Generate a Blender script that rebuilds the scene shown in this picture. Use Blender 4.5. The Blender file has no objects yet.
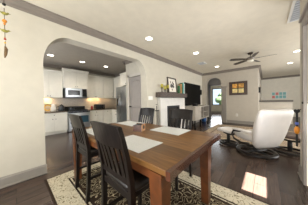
import bpy, bmesh, math, random
from mathutils import Vector, Matrix
random.seed(4)
S = bpy.context.scene
C = S.collection
PI = math.pi
R = math.radians
# ------------------------------------------------------------------ camera, world, lights, exposure
CAM_H = 1.284
F, YAW, PIT, ROL = 125.3, R(41.78), R(-.673), R(-.961)
fw = Vector((math.cos(YAW)*math.cos(PIT), math.sin(YAW)*math.cos(PIT), math.sin(PIT)))
rt = Vector((math.sin(YAW), -math.cos(YAW), 0)); up = rt.cross(fw)
rt2 = rt*math.cos(ROL)+up*math.sin(ROL); up2 = -rt*math.sin(ROL)+up*math.cos(ROL)
cd = bpy.data.cameras.new('camera'); cam = bpy.data.objects.new('camera', cd); C.objects.link(cam)
m4 = Matrix((rt2, up2, -fw)).transposed().to_4x4(); m4.translation = (0, 0, CAM_H)
cam.matrix_world = m4
cd.lens = F/308*36; cd.sensor_width = 36; cd.clip_start = .05
S.camera = cam
S.view_settings.view_transform = 'Standard'; S.view_settings.look = 'None'
S.view_settings.exposure = 0.62; S.view_settings.gamma = 1; S.view_settings.use_curve_mapping = False
w = bpy.data.worlds.new('world'); S.world = w; w.use_nodes = True
bg = w.node_tree.nodes['Background']; bg.inputs[0].default_value = (.62, .78, 1, 1); bg.inputs[1].default_value = 1.1

def light(kind, name, loc, energy, color=(1, 1, 1), size=1, sy=None, aim=None, spread=None):
    l = bpy.data.lights.new(name, kind); l.energy = energy; l.color = color
    if kind == 'AREA':
        l.shape = 'RECTANGLE'; l.size = size; l.size_y = sy or size
        if spread: l.spread = spread
    o = bpy.data.objects.new(name, l); C.objects.link(o); o.location = loc
    if aim: o.rotation_euler = Vector(aim).to_track_quat('-Z', 'Y').to_euler()
    return o
sun = light('SUN', 'sun', (2, -6, 8), 60.0, (1, .98, .96), aim=(0, math.cos(R(60)), -math.sin(R(60)))); sun.data.angle = R(.6)
DAY = (.97, .985, 1.0)
light('AREA', 'fill_light_back', (-2.0, .9, 1.4), 110, DAY, 2.6, 1.9, (1, .12, .45))  # unseen soft fill added behind the camera, tilted up towards the ceiling
light('AREA', 'window_light_living', (6.4, -4.2, 1.5), 200, DAY, 4.4, 2.2, (0, 1, .25))
light('AREA', 'window_light_patio', (2.40, -.40, 1.35), 16, DAY, .75, 1.5, (0, 1, 0))
light('AREA', 'window_light_hall', (12.9, 3.2, 1.5), 60, (.9, .95, 1), 1.6, 1.5, (-1, -.1, -.1))
light('AREA', 'area_light_kitchen', (-1.2, 4.9, 1.6), 50, DAY, 1.6, 1.4, (1, 0, 0))  # unseen area light at the kitchen's left; no window is built there

# ------------------------------------------------------------------ materials
MATS = {}
def mat(name, col, rough=.6, metal=0, spec=.5, noise=0, nscale=6, bump=0, bscale=60, emit=None, es=1, coat=0):
    m = bpy.data.materials.new(name); m.use_nodes = True
    nt = m.node_tree; b = nt.nodes['Principled BSDF']
    b.inputs['Base Color'].default_value = (*col, 1); b.inputs['Roughness'].default_value = rough
    b.inputs['Metallic'].default_value = metal; b.inputs['Specular IOR Level'].default_value = spec
    b.inputs['Coat Weight'].default_value = coat
    tc = nt.nodes.new('ShaderNodeTexCoord')
    n = nt.nodes.new('ShaderNodeTexNoise'); n.inputs['Scale'].default_value = nscale
    nt.links.new(tc.outputs['Object'], n.inputs['Vector'])
    cr = nt.nodes.new('ShaderNodeValToRGB'); k = noise or .03
    cr.color_ramp.elements[0].color = (*[max(0, c*(1-k)) for c in col], 1)
    cr.color_ramp.elements[1].color = (*[min(1, c*(1+k)) for c in col], 1)
    cr.color_ramp.elements[0].position = .3; cr.color_ramp.elements[1].position = .7
    nt.links.new(n.outputs['Fac'], cr.inputs['Fac']); nt.links.new(cr.outputs['Color'], b.inputs['Base Color'])
    if bump:
        n2 = nt.nodes.new('ShaderNodeTexNoise'); n2.inputs['Scale'].default_value = bscale
        nt.links.new(tc.outputs['Object'], n2.inputs['Vector'])
        bp = nt.nodes.new('ShaderNodeBump'); bp.inputs['Strength'].default_value = bump; bp.inputs['Distance'].default_value = .01
        nt.links.new(n2.outputs['Fac'], bp.inputs['Height']); nt.links.new(bp.outputs['Normal'], b.inputs['Normal'])
    if emit:
        b.inputs['Emission Color'].default_value = (*emit, 1); b.inputs['Emission Strength'].default_value = es
    MATS[name] = m
    return m
def srgb(r, g, b):
    f = lambda c: (c/255/12.92 if c/255 <= .04045 else ((c/255+.055)/1.055)**2.4)
    return (f(r), f(g), f(b))
wallm = mat('wall_paint', srgb(200, 194, 179), .9, bump=.05, bscale=180)
wallfar = mat('wall_paint_taupe', srgb(188, 180, 167), .9, bump=.05, bscale=180)
creamwall = mat('wall_paint_cream', srgb(232, 226, 212), .9)
ceilm = mat('ceiling_paint', srgb(228, 220, 202), .95, bump=.05, bscale=150)
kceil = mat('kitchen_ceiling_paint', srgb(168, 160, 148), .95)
trimm = mat('trim_taupe', srgb(128, 119, 110), .55)
basem = mat('baseboard_grey', srgb(142, 136, 128), .5)
cab = mat('cabinet_white', srgb(232, 228, 216), .45)
doorm = mat('door_grey', srgb(160, 153, 147), .5)
whitem = mat('white_paint', srgb(238, 236, 230), .5)
capm = mat('ledge_dark_grey', srgb(84, 78, 72), .5)
granite = mat('granite_brown', srgb(92, 78, 62), .25, noise=.5, nscale=90)
steel = mat('stainless_steel', srgb(185, 188, 190), .28, 1, noise=.06, nscale=3)
steeld = mat('dark_steel', srgb(70, 72, 76), .35, .8)
black = mat('black_gloss', srgb(14, 14, 16), .15)
blackm = mat('black_matte', srgb(24, 23, 23), .6)
ovenglass = mat('oven_glass', srgb(50, 84, 100), .08)
espresso = mat('espresso_wood', srgb(24, 19, 17), .34, spec=.35, noise=.35, nscale=14)
leather = mat('black_leather', srgb(26, 22, 21), .3, bump=.2, bscale=120)
cream = mat('cream_leather', srgb(214, 208, 202), .45, bump=.1, bscale=90)
mantelm = mat('weathered_mantel_wood', srgb(84, 74, 68), .6, noise=.4, nscale=20)
stone = mat('white_fireplace_stone', srgb(226, 223, 217), .5, noise=.05)
gold = mat('gold_green_glass', srgb(170, 160, 50), .3, noise=.3, nscale=40)
bronze = mat('dark_bronze', srgb(58, 46, 36), .4, .6)
nickel = mat('brushed_nickel', srgb(150, 144, 136), .35, .9)
fanm = mat('fan_blade_grey', srgb(74, 66, 58), .45, noise=.2)
bulb = mat('lamp_glow', (1, .95, .85), .5, emit=(1, .93, .8), es=6)
matm = mat('placemat_grey', srgb(218, 221, 222), .8, noise=.06, nscale=120, bump=.3, bscale=300)
paper = mat('picture_mat', srgb(222, 216, 205), .7)
blue = mat('blue_fabric', srgb(28, 82, 140), .6)
orange = mat('orange_glass', srgb(222, 140, 40), .3)
redm = mat('red_enamel', srgb(170, 40, 34), .4)
tealm = mat('teal_paint', srgb(130, 188, 188), .6)
pinkm = mat('pink_paint', srgb(214, 130, 124), .6)
greend = mat('green_cloth', srgb(66, 110, 74), .6)
tan = mat('tan_wood', srgb(190, 140, 92), .5, noise=.2)
beige = mat('console_greige', srgb(176, 168, 156), .5, noise=.1)
leaf = mat('tree_foliage', srgb(62, 84, 46), .8, noise=.5, nscale=5)
bark = mat('tree_bark', srgb(90, 74, 58), .9)
grass = mat('lawn', srgb(52, 62, 40), .9, noise=.3)
tanbox = mat('light_wood', srgb(196, 150, 112), .5, noise=.15)
yellow = mat('yellow_glass', srgb(226, 178, 52), .3)
glassy = bpy.data.materials.new('window_glass'); glassy.use_nodes = True
nt = glassy.node_tree; nt.nodes.clear()
o_ = nt.nodes.new('ShaderNodeOutputMaterial'); mx = nt.nodes.new('ShaderNodeMixShader'); mx.inputs[0].default_value = .06
tr = nt.nodes.new('ShaderNodeBsdfTransparent'); gl = nt.nodes.new('ShaderNodeBsdfGlossy'); gl.inputs['Roughness'].default_value = .02
nt.links.new(tr.outputs[0], mx.inputs[1]); nt.links.new(gl.outputs[0], mx.inputs[2]); nt.links.new(mx.outputs[0], o_.inputs[0])

def N(nt, t, **kw):
    n = nt.nodes.new(t)
    for k, v in kw.items(): setattr(n, k, v)
    return n
def floor_mat():
    m = bpy.data.materials.new('dark_plank_floor'); m.use_nodes = True; nt = m.node_tree; b = nt.nodes['Principled BSDF']
    tc = N(nt, 'ShaderNodeTexCoord'); br = N(nt, 'ShaderNodeTexBrick')
    br.offset = .37; br.inputs['Scale'].default_value = 1; br.inputs['Brick Width'].default_value = 1.5; br.inputs['Row Height'].default_value = .14
    br.inputs['Mortar Size'].default_value = .003; br.inputs['Color1'].default_value = (*srgb(80, 65, 57), 1)
    br.inputs['Color2'].default_value = (*srgb(58, 47, 42), 1); br.inputs['Mortar'].default_value = (*srgb(34, 28, 26), 1)
    nt.links.new(tc.outputs['Object'], br.inputs['Vector'])
    mp = N(nt, 'ShaderNodeMapping'); mp.inputs['Scale'].default_value = (1.2, 22, 1); nt.links.new(tc.outputs['Object'], mp.inputs[0])
    n = N(nt, 'ShaderNodeTexNoise'); n.inputs['Scale'].default_value = 3; n.inputs['Detail'].default_value = 6; nt.links.new(mp.outputs[0], n.inputs['Vector'])
    mix = N(nt, 'ShaderNodeMix', data_type='RGBA', blend_type='MULTIPLY'); mix.inputs['Factor'].default_value = .55
    cr = N(nt, 'ShaderNodeValToRGB'); cr.color_ramp.elements[0].position = .3; cr.color_ramp.elements[0].color = (.45, .42, .4, 1); cr.color_ramp.elements[1].position = .7; cr.color_ramp.elements[1].color = (1.3, 1.25, 1.2, 1)
    nt.links.new(n.outputs['Fac'], cr.inputs[0]); nt.links.new(br.outputs['Color'], mix.inputs['A']); nt.links.new(cr.outputs[0], mix.inputs['B'])
    nt.links.new(mix.outputs['Result'], b.inputs['Base Color']); b.inputs['Roughness'].default_value = .27; b.inputs['Specular IOR Level'].default_value = .4
    bp = N(nt, 'ShaderNodeBump'); bp.inputs['Strength'].default_value = .25; bp.inputs['Distance'].default_value = .004
    nt.links.new(n.outputs['Fac'], bp.inputs['Height']); nt.links.new(bp.outputs['Normal'], b.inputs['Normal'])
    return m
def wood_top():
    m = bpy.data.materials.new('walnut_plank_top'); m.use_nodes = True; nt = m.node_tree; b = nt.nodes['Principled BSDF']
    tc = N(nt, 'ShaderNodeTexCoord'); mp0 = N(nt, 'ShaderNodeMapping'); mp0.inputs['Rotation'].default_value = (0, 0, PI/2)
    nt.links.new(tc.outputs['Object'], mp0.inputs[0])
    br = N(nt, 'ShaderNodeTexBrick'); br.offset = .4; br.inputs['Scale'].default_value = 1; br.inputs['Brick Width'].default_value = 3.1; br.inputs['Row Height'].default_value = .19
    br.inputs['Mortar Size'].default_value = .0015; br.inputs['Color1'].default_value = (*srgb(140, 102, 58), 1)
    br.inputs['Color2'].default_value = (*srgb(100, 70, 38), 1); br.inputs['Mortar'].default_value = (*srgb(60, 36, 22), 1)
    nt.links.new(mp0.outputs[0], br.inputs['Vector'])
    mp = N(nt, 'ShaderNodeMapping'); mp.inputs['Scale'].default_value = (14, 1.4, 14); nt.links.new(tc.outputs['Object'], mp.inputs[0])
    n = N(nt, 'ShaderNodeTexNoise'); n.inputs['Scale'].default_value = 2.4; n.inputs['Detail'].default_value = 7; n.inputs['Distortion'].default_value = .8; nt.links.new(mp.outputs[0], n.inputs['Vector'])
    cr = N(nt, 'ShaderNodeValToRGB'); cr.color_ramp.elements[0].position = .3; cr.color_ramp.elements[0].color = (.45, .38, .32, 1); cr.color_ramp.elements[1].position = .68; cr.color_ramp.elements[1].color = (1.2, 1.15, 1.1, 1)
    mix = N(nt, 'ShaderNodeMix', data_type='RGBA', blend_type='MULTIPLY'); mix.inputs['Factor'].default_value = .7
    nt.links.new(n.outputs['Fac'], cr.inputs[0]); nt.links.new(br.outputs['Color'], mix.inputs['A']); nt.links.new(cr.outputs[0], mix.inputs['B'])
    nt.links.new(mix.outputs['Result'], b.inputs['Base Color']); b.inputs['Roughness'].default_value = .32; b.inputs['Specular IOR Level'].default_value = .3; b.inputs['Coat Weight'].default_value = .08; b.inputs['Coat Roughness'].default_value = .1
    return m
def rug_mat(name, hx, hy, border, field, fielddot, borderc, borderdot, edge, sc=7):
    """rug drawn in object space, centred, half sizes hx hy"""
    m = bpy.data.materials.new(name); m.use_nodes = True; nt = m.node_tree; b = nt.nodes['Principled BSDF']
    tc = N(nt, 'ShaderNodeTexCoord'); sp = N(nt, 'ShaderNodeSeparateXYZ'); nt.links.new(tc.outputs['Object'], sp.inputs[0])
    def M(op, a, bb=None):
        n = N(nt, 'ShaderNodeMath', operation=op)
        for i, v in enumerate((a, bb)):
            if v is None: continue
            if isinstance(v, (int, float)): n.inputs[i].default_value = v
            else: nt.links.new(v, n.inputs[i])
        return n.outputs[0]
    dx = M('SUBTRACT', hx, M('ABSOLUTE', sp.outputs[0])); dy = M('SUBTRACT', hy, M('ABSOLUTE', sp.outputs[1]))
    d = M('MINIMUM', dx, dy)
    def scroll(scale, dist, w0, w1, fr):
        n = N(nt, 'ShaderNodeTexNoise'); n.inputs['Scale'].default_value = scale; n.inputs['Detail'].default_value = 0; n.inputs['Distortion'].default_value = dist
        nt.links.new(tc.outputs['Object'], n.inputs['Vector'])
        s = M('ABSOLUTE', M('SINE', M('MULTIPLY', n.outputs['Fac'], fr)))
        cr = N(nt, 'ShaderNodeValToRGB'); cr.color_ramp.elements[0].position = w0; cr.color_ramp.elements[0].color = (1, 1, 1, 1); cr.color_ramp.elements[1].position = w1; cr.color_ramp.elements[1].color = (0, 0, 0, 1)
        nt.links.new(s, cr.inputs[0]); return cr.outputs[0]
    def mixc(f, a, bb):
        n = N(nt, 'ShaderNodeMix', data_type='RGBA')
        if isinstance(f, (int, float)): n.inputs['Factor'].default_value = f
        else: nt.links.new(f, n.inputs['Factor'])
        for k, v in (('A', a), ('B', bb)):
            if isinstance(v, tuple): n.inputs[k].default_value = (*v, 1)
            else: nt.links.new(v, n.inputs[k])
        return n.outputs['Result']
    fieldc = mixc(scroll(sc*1.4, 1.2, .2, .5, 20.), field, fielddot)
    bordc = mixc(scroll(sc*2.2, .8, .05, .4, 13.), borderc, borderdot)
    inb = M('GREATER_THAN', d, border)
    c = mixc(inb, bordc, fieldc)
    line = M('LESS_THAN', M('ABSOLUTE', M('SUBTRACT', d, border-.01)), .018); c = mixc(line, c, edge)
    line3 = M('LESS_THAN', M('ABSOLUTE', M('SUBTRACT', d, border-.06)), .012); c = mixc(line3, c, field)
    line2 = M('LESS_THAN', d, .03); c = mixc(line2, c, edge)
    nt.links.new(c, b.inputs['Base Color']); b.inputs['Roughness'].default_value = .95; b.inputs['Specular IOR Level'].default_value = .1
    return m

# ------------------------------------------------------------------ mesh helpers
class MB:
    def __init__(s): s.bm = bmesh.new()
    def box(s, a, b, bev=0, M=None):
        x0, y0, z0 = [min(p, q) for p, q in zip(a, b)]; x1, y1, z1 = [max(p, q) for p, q in zip(a, b)]
        t = bmesh.new()
        v = [t.verts.new(p) for p in [(x0, y0, z0), (x1, y0, z0), (x1, y1, z0), (x0, y1, z0), (x0, y0, z1), (x1, y0, z1), (x1, y1, z1), (x0, y1, z1)]]
        for f in [(0, 3, 2, 1), (4, 5, 6, 7), (0, 1, 5, 4), (1, 2, 6, 5), (2, 3, 7, 6), (3, 0, 4, 7)]: t.faces.new([v[i] for i in f])
        if bev: bmesh.ops.bevel(t, geom=t.edges[:], offset=bev, segments=2, affect='EDGES', profile=.5)
        s.merge(t, M); return s
    def merge(s, t, M=None):
        if M: bmesh.ops.transform(t, matrix=M, verts=t.verts)
        me = bpy.data.meshes.new('t'); t.to_mesh(me); t.free(); s.bm.from_mesh(me); bpy.data.meshes.remove(me)
    def ring_loft(s, rings, cap=True):
        vs = [[s.bm.verts.new(p) for p in r] for r in rings]; n = len(vs[0])
        for a, b in zip(vs, vs[1:]):
            for i in range(n): s.bm.faces.new((a[i], a[(i+1) % n], b[(i+1) % n], b[i]))
        if cap:
            s.bm.faces.new(vs[0][::-1]); s.bm.faces.new(vs[-1])
        return s
    def tube(s, pts, rad, n=8, ry=None):
        pts = [Vector(p) for p in pts]; rings = []
        for i, p in enumerate(pts):
            d = (pts[min(i+1, len(pts)-1)]-pts[max(i-1, 0)]).normalized()
            u = d.cross(Vector((0, 0, 1))) if abs(d.z) < .95 else d.cross(Vector((0, 1, 0))); u.normalize(); v = d.cross(u)
            r = rad[i] if isinstance(rad, (list, tuple)) else rad
            rings.append([p+u*math.cos(2*PI*k/n)*r+v*math.sin(2*PI*k/n)*(r if ry is None else ry) for k in range(n)])
        return s.ring_loft(rings)
    def bar(s, pts, wx, wy):
        """square bar swept mostly in z: section wx by wy in the horizontal plane"""
        rings = []
        for i, p in enumerate(pts):
            a = wx[i] if isinstance(wx, (list, tuple)) else wx; b = wy[i] if isinstance(wy, (list, tuple)) else wy
            x, y, z = p; rings.append([(x-a/2, y-b/2, z), (x+a/2, y-b/2, z), (x+a/2, y+b/2, z), (x-a/2, y+b/2, z)])
        return s.ring_loft(rings)
    def lathe(s, prof, c=(0, 0, 0), n=20):
        rings = [[(c[0]+r*math.cos(2*PI*k/n), c[1]+r*math.sin(2*PI*k/n), c[2]+z) for k in range(n)] for r, z in prof]
        return s.ring_loft(rings)
    def torus(s, c, R1, r, n=32, m=8, sx=1, sy=1, flat=1):
        vs = [[s.bm.verts.new((c[0]+sx*(R1+r*math.cos(b))*math.cos(a), c[1]+sy*(R1+r*math.cos(b))*math.sin(a), c[2]+flat*r*math.sin(b))) for b in [2*PI*j/m for j in range(m)]] for a in [2*PI*i/n for i in range(n)]]
        for i in range(n):
            for j in range(m): s.bm.faces.new((vs[i][j], vs[(i+1) % n][j], vs[(i+1) % n][(j+1) % m], vs[i][(j+1) % m]))
        return s
    def sphere(s, c, r, sc=(1, 1, 1), sub=2, jit=0):
        t = bmesh.new(); bmesh.ops.create_icosphere(t, subdivisions=sub, radius=r)
        for v in t.verts:
            k = 1+random.uniform(-jit, jit); v.co = Vector((v.co.x*sc[0]*k+c[0], v.co.y*sc[1]*k+c[1], v.co.z*sc[2]*k+c[2]))
        s.merge(t); return s
    def prism(s, poly, z0, z1):
        """polygon in xy extruded"""
        a = [s.bm.verts.new((x, y, z0)) for x, y in poly]; b = [s.bm.verts.new((x, y, z1)) for x, y in poly]; n = len(a)
        s.bm.faces.new(a[::-1]); s.bm.faces.new(b)
        for i in range(n): s.bm.faces.new((a[i], a[(i+1) % n], b[(i+1) % n], b[i]))
        return s
    def profile(s, poly, p0, p1, out):
        """sweep a 2D profile (offset along out, z) from p0 to p1"""
        p0, p1, out = Vector(p0), Vector(p1), Vector(out)
        rings = [[p+out*u+Vector((0, 0, z)) for u, z in poly] for p in (p0, p1)]
        return s.ring_loft(rings)
    def obj(s, name, m, parent=None, smooth=False, kind=None, sub=0):
        bmesh.ops.recalc_face_normals(s.bm, faces=s.bm.faces)
        me = bpy.data.meshes.new(name); s.bm.to_mesh(me); s.bm.free()
        me.materials.append(m)
        if smooth:
            for p in me.polygons: p.use_smooth = True
        o = bpy.data.objects.new(name, me); C.objects.link(o)
        if parent: o.parent = parent
        if kind: o['kind'] = kind
        if sub:
            md = o.modifiers.new('sub', 'SUBSURF'); md.levels = sub; md.render_levels = sub
        return o
def thing(name, label, cat, loc=(0, 0, 0), rz=0, group=None):
    o = bpy.data.objects.new(name, None); C.objects.link(o); o.location = loc; o.rotation_euler = (0, 0, rz)
    o.empty_display_size = .1
    return tag(o, label, cat, group)
def tag(o, label, cat, group=None):
    o['label'] = label; o['category'] = cat
    if group: o['group'] = group
    return o
def dup(root, loc, rz, label, group=None):
    r = root.copy(); C.objects.link(r); r.location = loc; r.rotation_euler = (0, 0, rz); r['label'] = label
    if group: r['group'] = group
    for ch in root.children:
        c = ch.copy(); C.objects.link(c); c.parent = r
        for g in ch.children:
            d = g.copy(); C.objects.link(d); d.parent = c
    return r
def struct(name, mb, m, **k): return mb.obj(name, m, kind='structure', **k)
def superring(cx, cz, w, t, n=20, e=3., ux=(0, 1, 0), uz=(1, 0, 0)):
    out = []
    for k in range(n):
        a = 2*PI*k/n; c, s_ = math.cos(a), math.sin(a)
        p = math.copysign(abs(c)**(2/e), c)*w/2; q = math.copysign(abs(s_)**(2/e), s_)*t/2
        out.append((p, q))
    return out

H = 2.95; YL = 3.02; XF = 8.0
CR = [(0, 0), (0, -.13), (.012, -.13), (.018, -.11), (.05, -.085), (.06, -.06), (.075, -.045), (.085, -.03), (.1, -.028), (.1, 0)]
# ------------------------------------------------------------------ structure
b = MB(); b.box((-2.3, -5, -.12), (14, 9, 0)); fl = struct('floor', b, floor_mat())
b = MB(); b.box((-2.3, -.55, H), (14, YL+.14, H+.1)); b.box((3.1, -5, H), (14, -.55, H+.1)); b.box((4.5, YL+.14, H), (14, 9, H+.1)); struct('ceiling', b, ceilm)
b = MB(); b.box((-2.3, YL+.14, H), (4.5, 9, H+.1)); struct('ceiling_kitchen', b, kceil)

def wall_with_opening(a0, a1, outline, c0, c1, axis, ztop=H):
    """outline: (a,z) list left foot to right foot; wall spans a0..a1, thickness c0..c1"""
    b = MB(); bm = b.bm
    P = (lambda a, c, z: (a, c, z)) if axis == 'x' else (lambda a, c, z: (c, a, z))
    def quad(*p): bm.faces.new([bm.verts.new(q) for q in p])
    for c in (c0, c1):
        quad(P(a0, c, 0), P(outline[0][0], c, 0), P(outline[0][0], c, ztop), P(a0, c, ztop))
        quad(P(outline[-1][0], c, 0), P(a1, c, 0), P(a1, c, ztop), P(outline[-1][0], c, ztop))
        for (u0, z0), (u1, z1) in zip(outline, outline[1:]):
            if abs(u1-u0) > 1e-5: quad(P(u0, c, z0), P(u1, c, z1), P(u1, c, ztop), P(u0, c, ztop))
    for (u0, z0), (u1, z1) in zip(outline, outline[1:]): quad(P(u0, c0, z0), P(u1, c0, z1), P(u1, c1, z1), P(u0, c1, z0))
    for a in (a0, a1): quad(P(a, c0, 0), P(a, c1, 0), P(a, c1, ztop), P(a, c0, ztop))
    quad(P(a0, c0, ztop), P(a1, c0, ztop), P(a1, c1, ztop), P(a0, c1, ztop))
    bmesh.ops.remove_doubles(bm, verts=bm.verts, dist=1e-5)
    return b
def arch(l, r, top, rad, n=10, zr=None):
    zr = zr or rad
    o = [(l, 0)]
    for i in range(n+1):
        a = PI/2*i/n; o.append((l+rad-rad*math.cos(a), top-zr+zr*math.sin(a)))
    for i in range(n+1):
        a = PI/2*i/n; o.append((r-rad+rad*math.sin(a), top-zr+zr*math.cos(a)))
    return o+[(r, 0)]
ARCH1 = arch(.37, 3.02, 2.60, .42, zr=.6)
struct('wall_left', wall_with_opening(-2.3, XF+.25, ARCH1, YL, YL+.27, 'x'), wallm)
ARCH2 = arch(1.93, 2.77, 2.6, .36)
# picture wall: built along y, opening for the second arch
struct('wall_far', wall_with_opening(.28, YL, ARCH2, XF, XF+.25, 'y'), wallfar)
b = MB(); b.box((XF+.25, .28, 0), (13.2, .43, H)); struct('wall_side', b, wallfar)
b = MB(); b.box((13.2, -5, 0), (13.35, .43, H)); struct('wall_end', b, creamwall)
b = MB(); b.box((9.35, -1.0, 0), (9.5, .28, 1.13)); struct('wall_half', b, wallfar)
b = MB(); b.box((9.29, -1.02, 1.13), (9.56, .28, 1.22)); struct('trim_1', b, capm)
# living room right side and the wall behind the camera
b = MB(); b.box((3.25, -5, 0), (13.2, -4.85, H)); struct('wall_right', b, wallm)
b = MB(); b.box((3.1, -4.85, 0), (3.25, -.55, H)); struct('wall_living', b, wallm)
b = MB(); b.box((-2.45, -.55, 0), (-2.3, 9, H)); struct('wall_back', b, wallm)
DX0, DX1 = 1.97, 2.86
b = wall_with_opening(-2.3, 3.25, [(DX0, 0), (DX0, 2.36), (DX1, 2.36), (DX1, 0)], -.55, -.435, 'x'); struct('wall_dining', b, wallm)
b = MB()
b.box((DX1-.02, -.446, 0), (DX1+.10, -.411, 2.36)); b.box((DX0-.10, -.446, 0), (DX0+.02, -.411, 2.36)); b.box((DX0-.10, -.446, 2.34), (DX1+.10, -.411, 2.46))
b.box((DX0-.13, -.446, 2.46), (DX1+.13, -.385, 2.50)); struct('trim_2', b, doorm)
b = MB()
gx0, gx1, gz0, gz1 = 2.16, 2.72, .78, 2.12
b.box((DX0, -.505, .01), (gx0, -.455, 2.34)); b.box((gx1, -.505, .01), (DX1-.02, -.455, 2.34)); b.box((gx0, -.505, .01), (gx1, -.455, gz0)); b.box((gx0, -.505, gz1), (gx1, -.455, 2.34))
d2 = struct('door_2', b, whitem)
b = MB(); b.box((gx0, -.485, gz0), (gx1, -.48, gz1)); b.obj('pane', glassy, d2)
b = MB(); b.sphere((2.86, -.415, 1.22), .02); b.tube([(2.86, -.455, 1.22), (2.86, -.405, 1.22)], .01); b.obj('door_handle', black, d2, smooth=True)
b = MB(); b.box((-1, -1.44, H), (3.08, -.56, H+.1)); struct('sun_cut_slab', b, whitem)  # unseen slab added outside to trim the sun patch on the floor
# kitchen shell
KB = 7.0
b = MB(); b.box((-2.3, KB, 0), (4.4, KB+.15, H)); struct('wall_kitchen', b, wallm)
b = MB(); b.box((4.25, YL+.27, 0), (4.4, KB, H)); struct('wall_kitchen_side', b, wallm)
PX = 3.15
b = MB(); b.box((PX, YL+.27, 0), (3.3, 3.42, H)); b.box((PX, 3.42, 2.27), (3.3, 4.16, H)); b.box((PX, 4.16, 0), (3.3, 4.36, H)); b.box((3.3, 4.3, 0), (4.25, 4.36, H)); struct('wall_pantry', b, wallm)
# pantry door
b = MB(); b.box((PX+.03, 3.44, .01), (PX+.07, 4.14, 2.25)); d1 = struct('door_1', b, doorm)
b = MB()
for z0, z1, ar in ((.12, 1.05, 0), (1.15, 2.1, 1)):
    pts = [(3.54, z0), (4.04, z0)]
    top = [(4.04, z1-.1*ar)]+[(3.79+.25*math.cos(PI*i/8), z1-.1*ar+.1*ar*math.sin(PI*i/8)) for i in range(1, 8)]+[(3.54, z1-.1*ar)]
    pts = pts+top
    for (y0, za), (y1, zb) in zip(pts, pts[1:]+pts[:1]):
        b.tube([(PX+.03, y0, za), (PX+.03, y1, zb)], .02, 6)
b.obj('panel_moulding', doorm, d1)
b = MB(); b.sphere((PX-.04, 4.07, 1.08), .035); b.tube([(PX-.04, 4.07, 1.08), (PX+.03, 4.07, 1.08)], .012); b.obj('door_handle', bronze, d1, smooth=True)
b = MB()
for z in (.35, 1.15, 2.0): b.box((PX+.01, 3.425, z), (PX+.04, 3.45, z+.11))
b.obj('hinge', bronze, d1)
b = MB(); b.box((PX-.02, 3.34, 0), (PX+.02, 3.43, 2.36)); b.box((PX-.02, 4.15, 0), (PX+.02, 4.24, 2.36)); b.box((PX-.02, 3.34, 2.26), (PX+.02, 4.24, 2.36)); struct('trim_3', b, mat('door_casing_light', srgb(205, 198, 188), .5))
b = MB(); b.profile(CR, (-2.3, KB, H), (4.25, KB, H), (0, -1, 0)); struct('trim_11', b, trimm)
b = MB(); b.profile(CR, (4.25, 4.36, H), (4.25, KB, H), (-1, 0, 0)); struct('trim_12', b, trimm)
b = MB(); b.profile(CR, (PX, YL+.27, H), (PX, 4.46, H), (-1, 0, 0)); b.profile(CR, (PX-.1, 4.36, H), (4.25, 4.36, H), (0, 1, 0)); struct('trim_13', b, trimm)
# hall behind the second arch
b = MB(); b.box((XF+.25, 4.6, 0), (13.5, 4.75, H)); struct('wall_hall', b, wallm)
b = wall_with_opening(.43, 4.6, [(2.02, 0), (2.02, 2.28), (2.98, 2.28), (2.98, 0)], 9.5, 9.62, 'y'); struct('wall_hall_door', b, wallfar)
b = MB(); b.box((9.46, 2.98, 0), (9.5, 3.09, 2.39)); b.box((9.46, 1.91, 0), (9.5, 2.02, 2.39)); b.box((9.46, 1.91, 2.28), (9.5, 3.09, 2.39)); struct('trim_4', b, doorm)
WY0, WY1, WZ0, WZ1 = 2.6, 4.0, .84, 2.36
b = MB(); b.box((13.35, .43, 0), (13.5, WY0, H)); b.box((13.35, WY1, 0), (13.5, 4.6, H)); b.box((13.35, WY0, 0), (13.5, WY1, WZ0)); b.box((13.35, WY0, WZ1), (13.5, WY1, H)); struct('wall_window', b, wallm)
b = MB()
for (p, q) in (((13.3, WY0-.07, WZ0-.06), (13.4, WY1+.07, WZ0)), ((13.32, WY0-.06, WZ1), (13.4, WY1+.06, WZ1+.06)), ((13.32, WY0-.06, WZ0), (13.4, WY0, WZ1)), ((13.32, WY1, WZ0), (13.4, WY1+.06, WZ1))): b.box(p, q)
w1 = struct('window_1', b, capm)
b = MB(); b.box((13.41, WY0, WZ0), (13.42, WY1, WZ1)); b.obj('pane', glassy, w1)
b = MB(); b.box((XF-.1, 1.66, 0), (XF, 1.87, 2.0), .006); b.box((XF-.12, 1.63, 1.98), (XF, 1.90, 2.04)); struct('trim_5', b, basem)
# crown mouldings
b = MB(); b.profile(CR, (-2.3, YL, H), (XF, YL, H), (0, -1, 0)); struct('trim_6', b, trimm)
b = MB(); b.profile(CR, (XF, .28, H), (XF, YL, H), (-1, 0, 0)); struct('trim_7', b, trimm)
b = MB(); b.profile(CR, (XF, .28, H), (13.2, .28, H), (0, -1, 0)); struct('trim_8', b, trimm)
b = MB(); b.profile(CR, (13.2, -4.85, H), (13.2, .28, H), (-1, 0, 0)); struct('trim_9', b, trimm)
BB = [(0, 0), (0, .16), (.008, .16), (.014, .145), (.02, .135), (.02, .02), (.032, .015), (.032, 0)]
b = MB(); b.profile(BB, (-2.3, YL, 0), (.385, YL, 0), (0, -1, 0)); b.profile(BB, (3.0, YL, 0), (3.58, YL, 0), (0, -1, 0)); b.profile(BB, (5.52, YL, 0), (XF, YL, 0), (0, -1, 0)); struct('baseboard_left', b, basem)
b = MB(); b.profile(BB, (XF, .28, 0), (XF, 1.65, 0), (-1, 0, 0)); b.profile(BB, (XF, 2.78, 0), (XF, YL, 0), (-1, 0, 0)); struct('baseboard_far', b, basem)
b = MB(); b.profile(BB, (13.35, .43, 0), (13.35, 4.6, 0), (-1, 0, 0)); struct('baseboard_hall', b, basem)
b = MB(); b.profile(BB, (DX1+.1, -.435, 0), (3.25, -.435, 0), (0, 1, 0)); struct('baseboard_right', b, basem)

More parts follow.
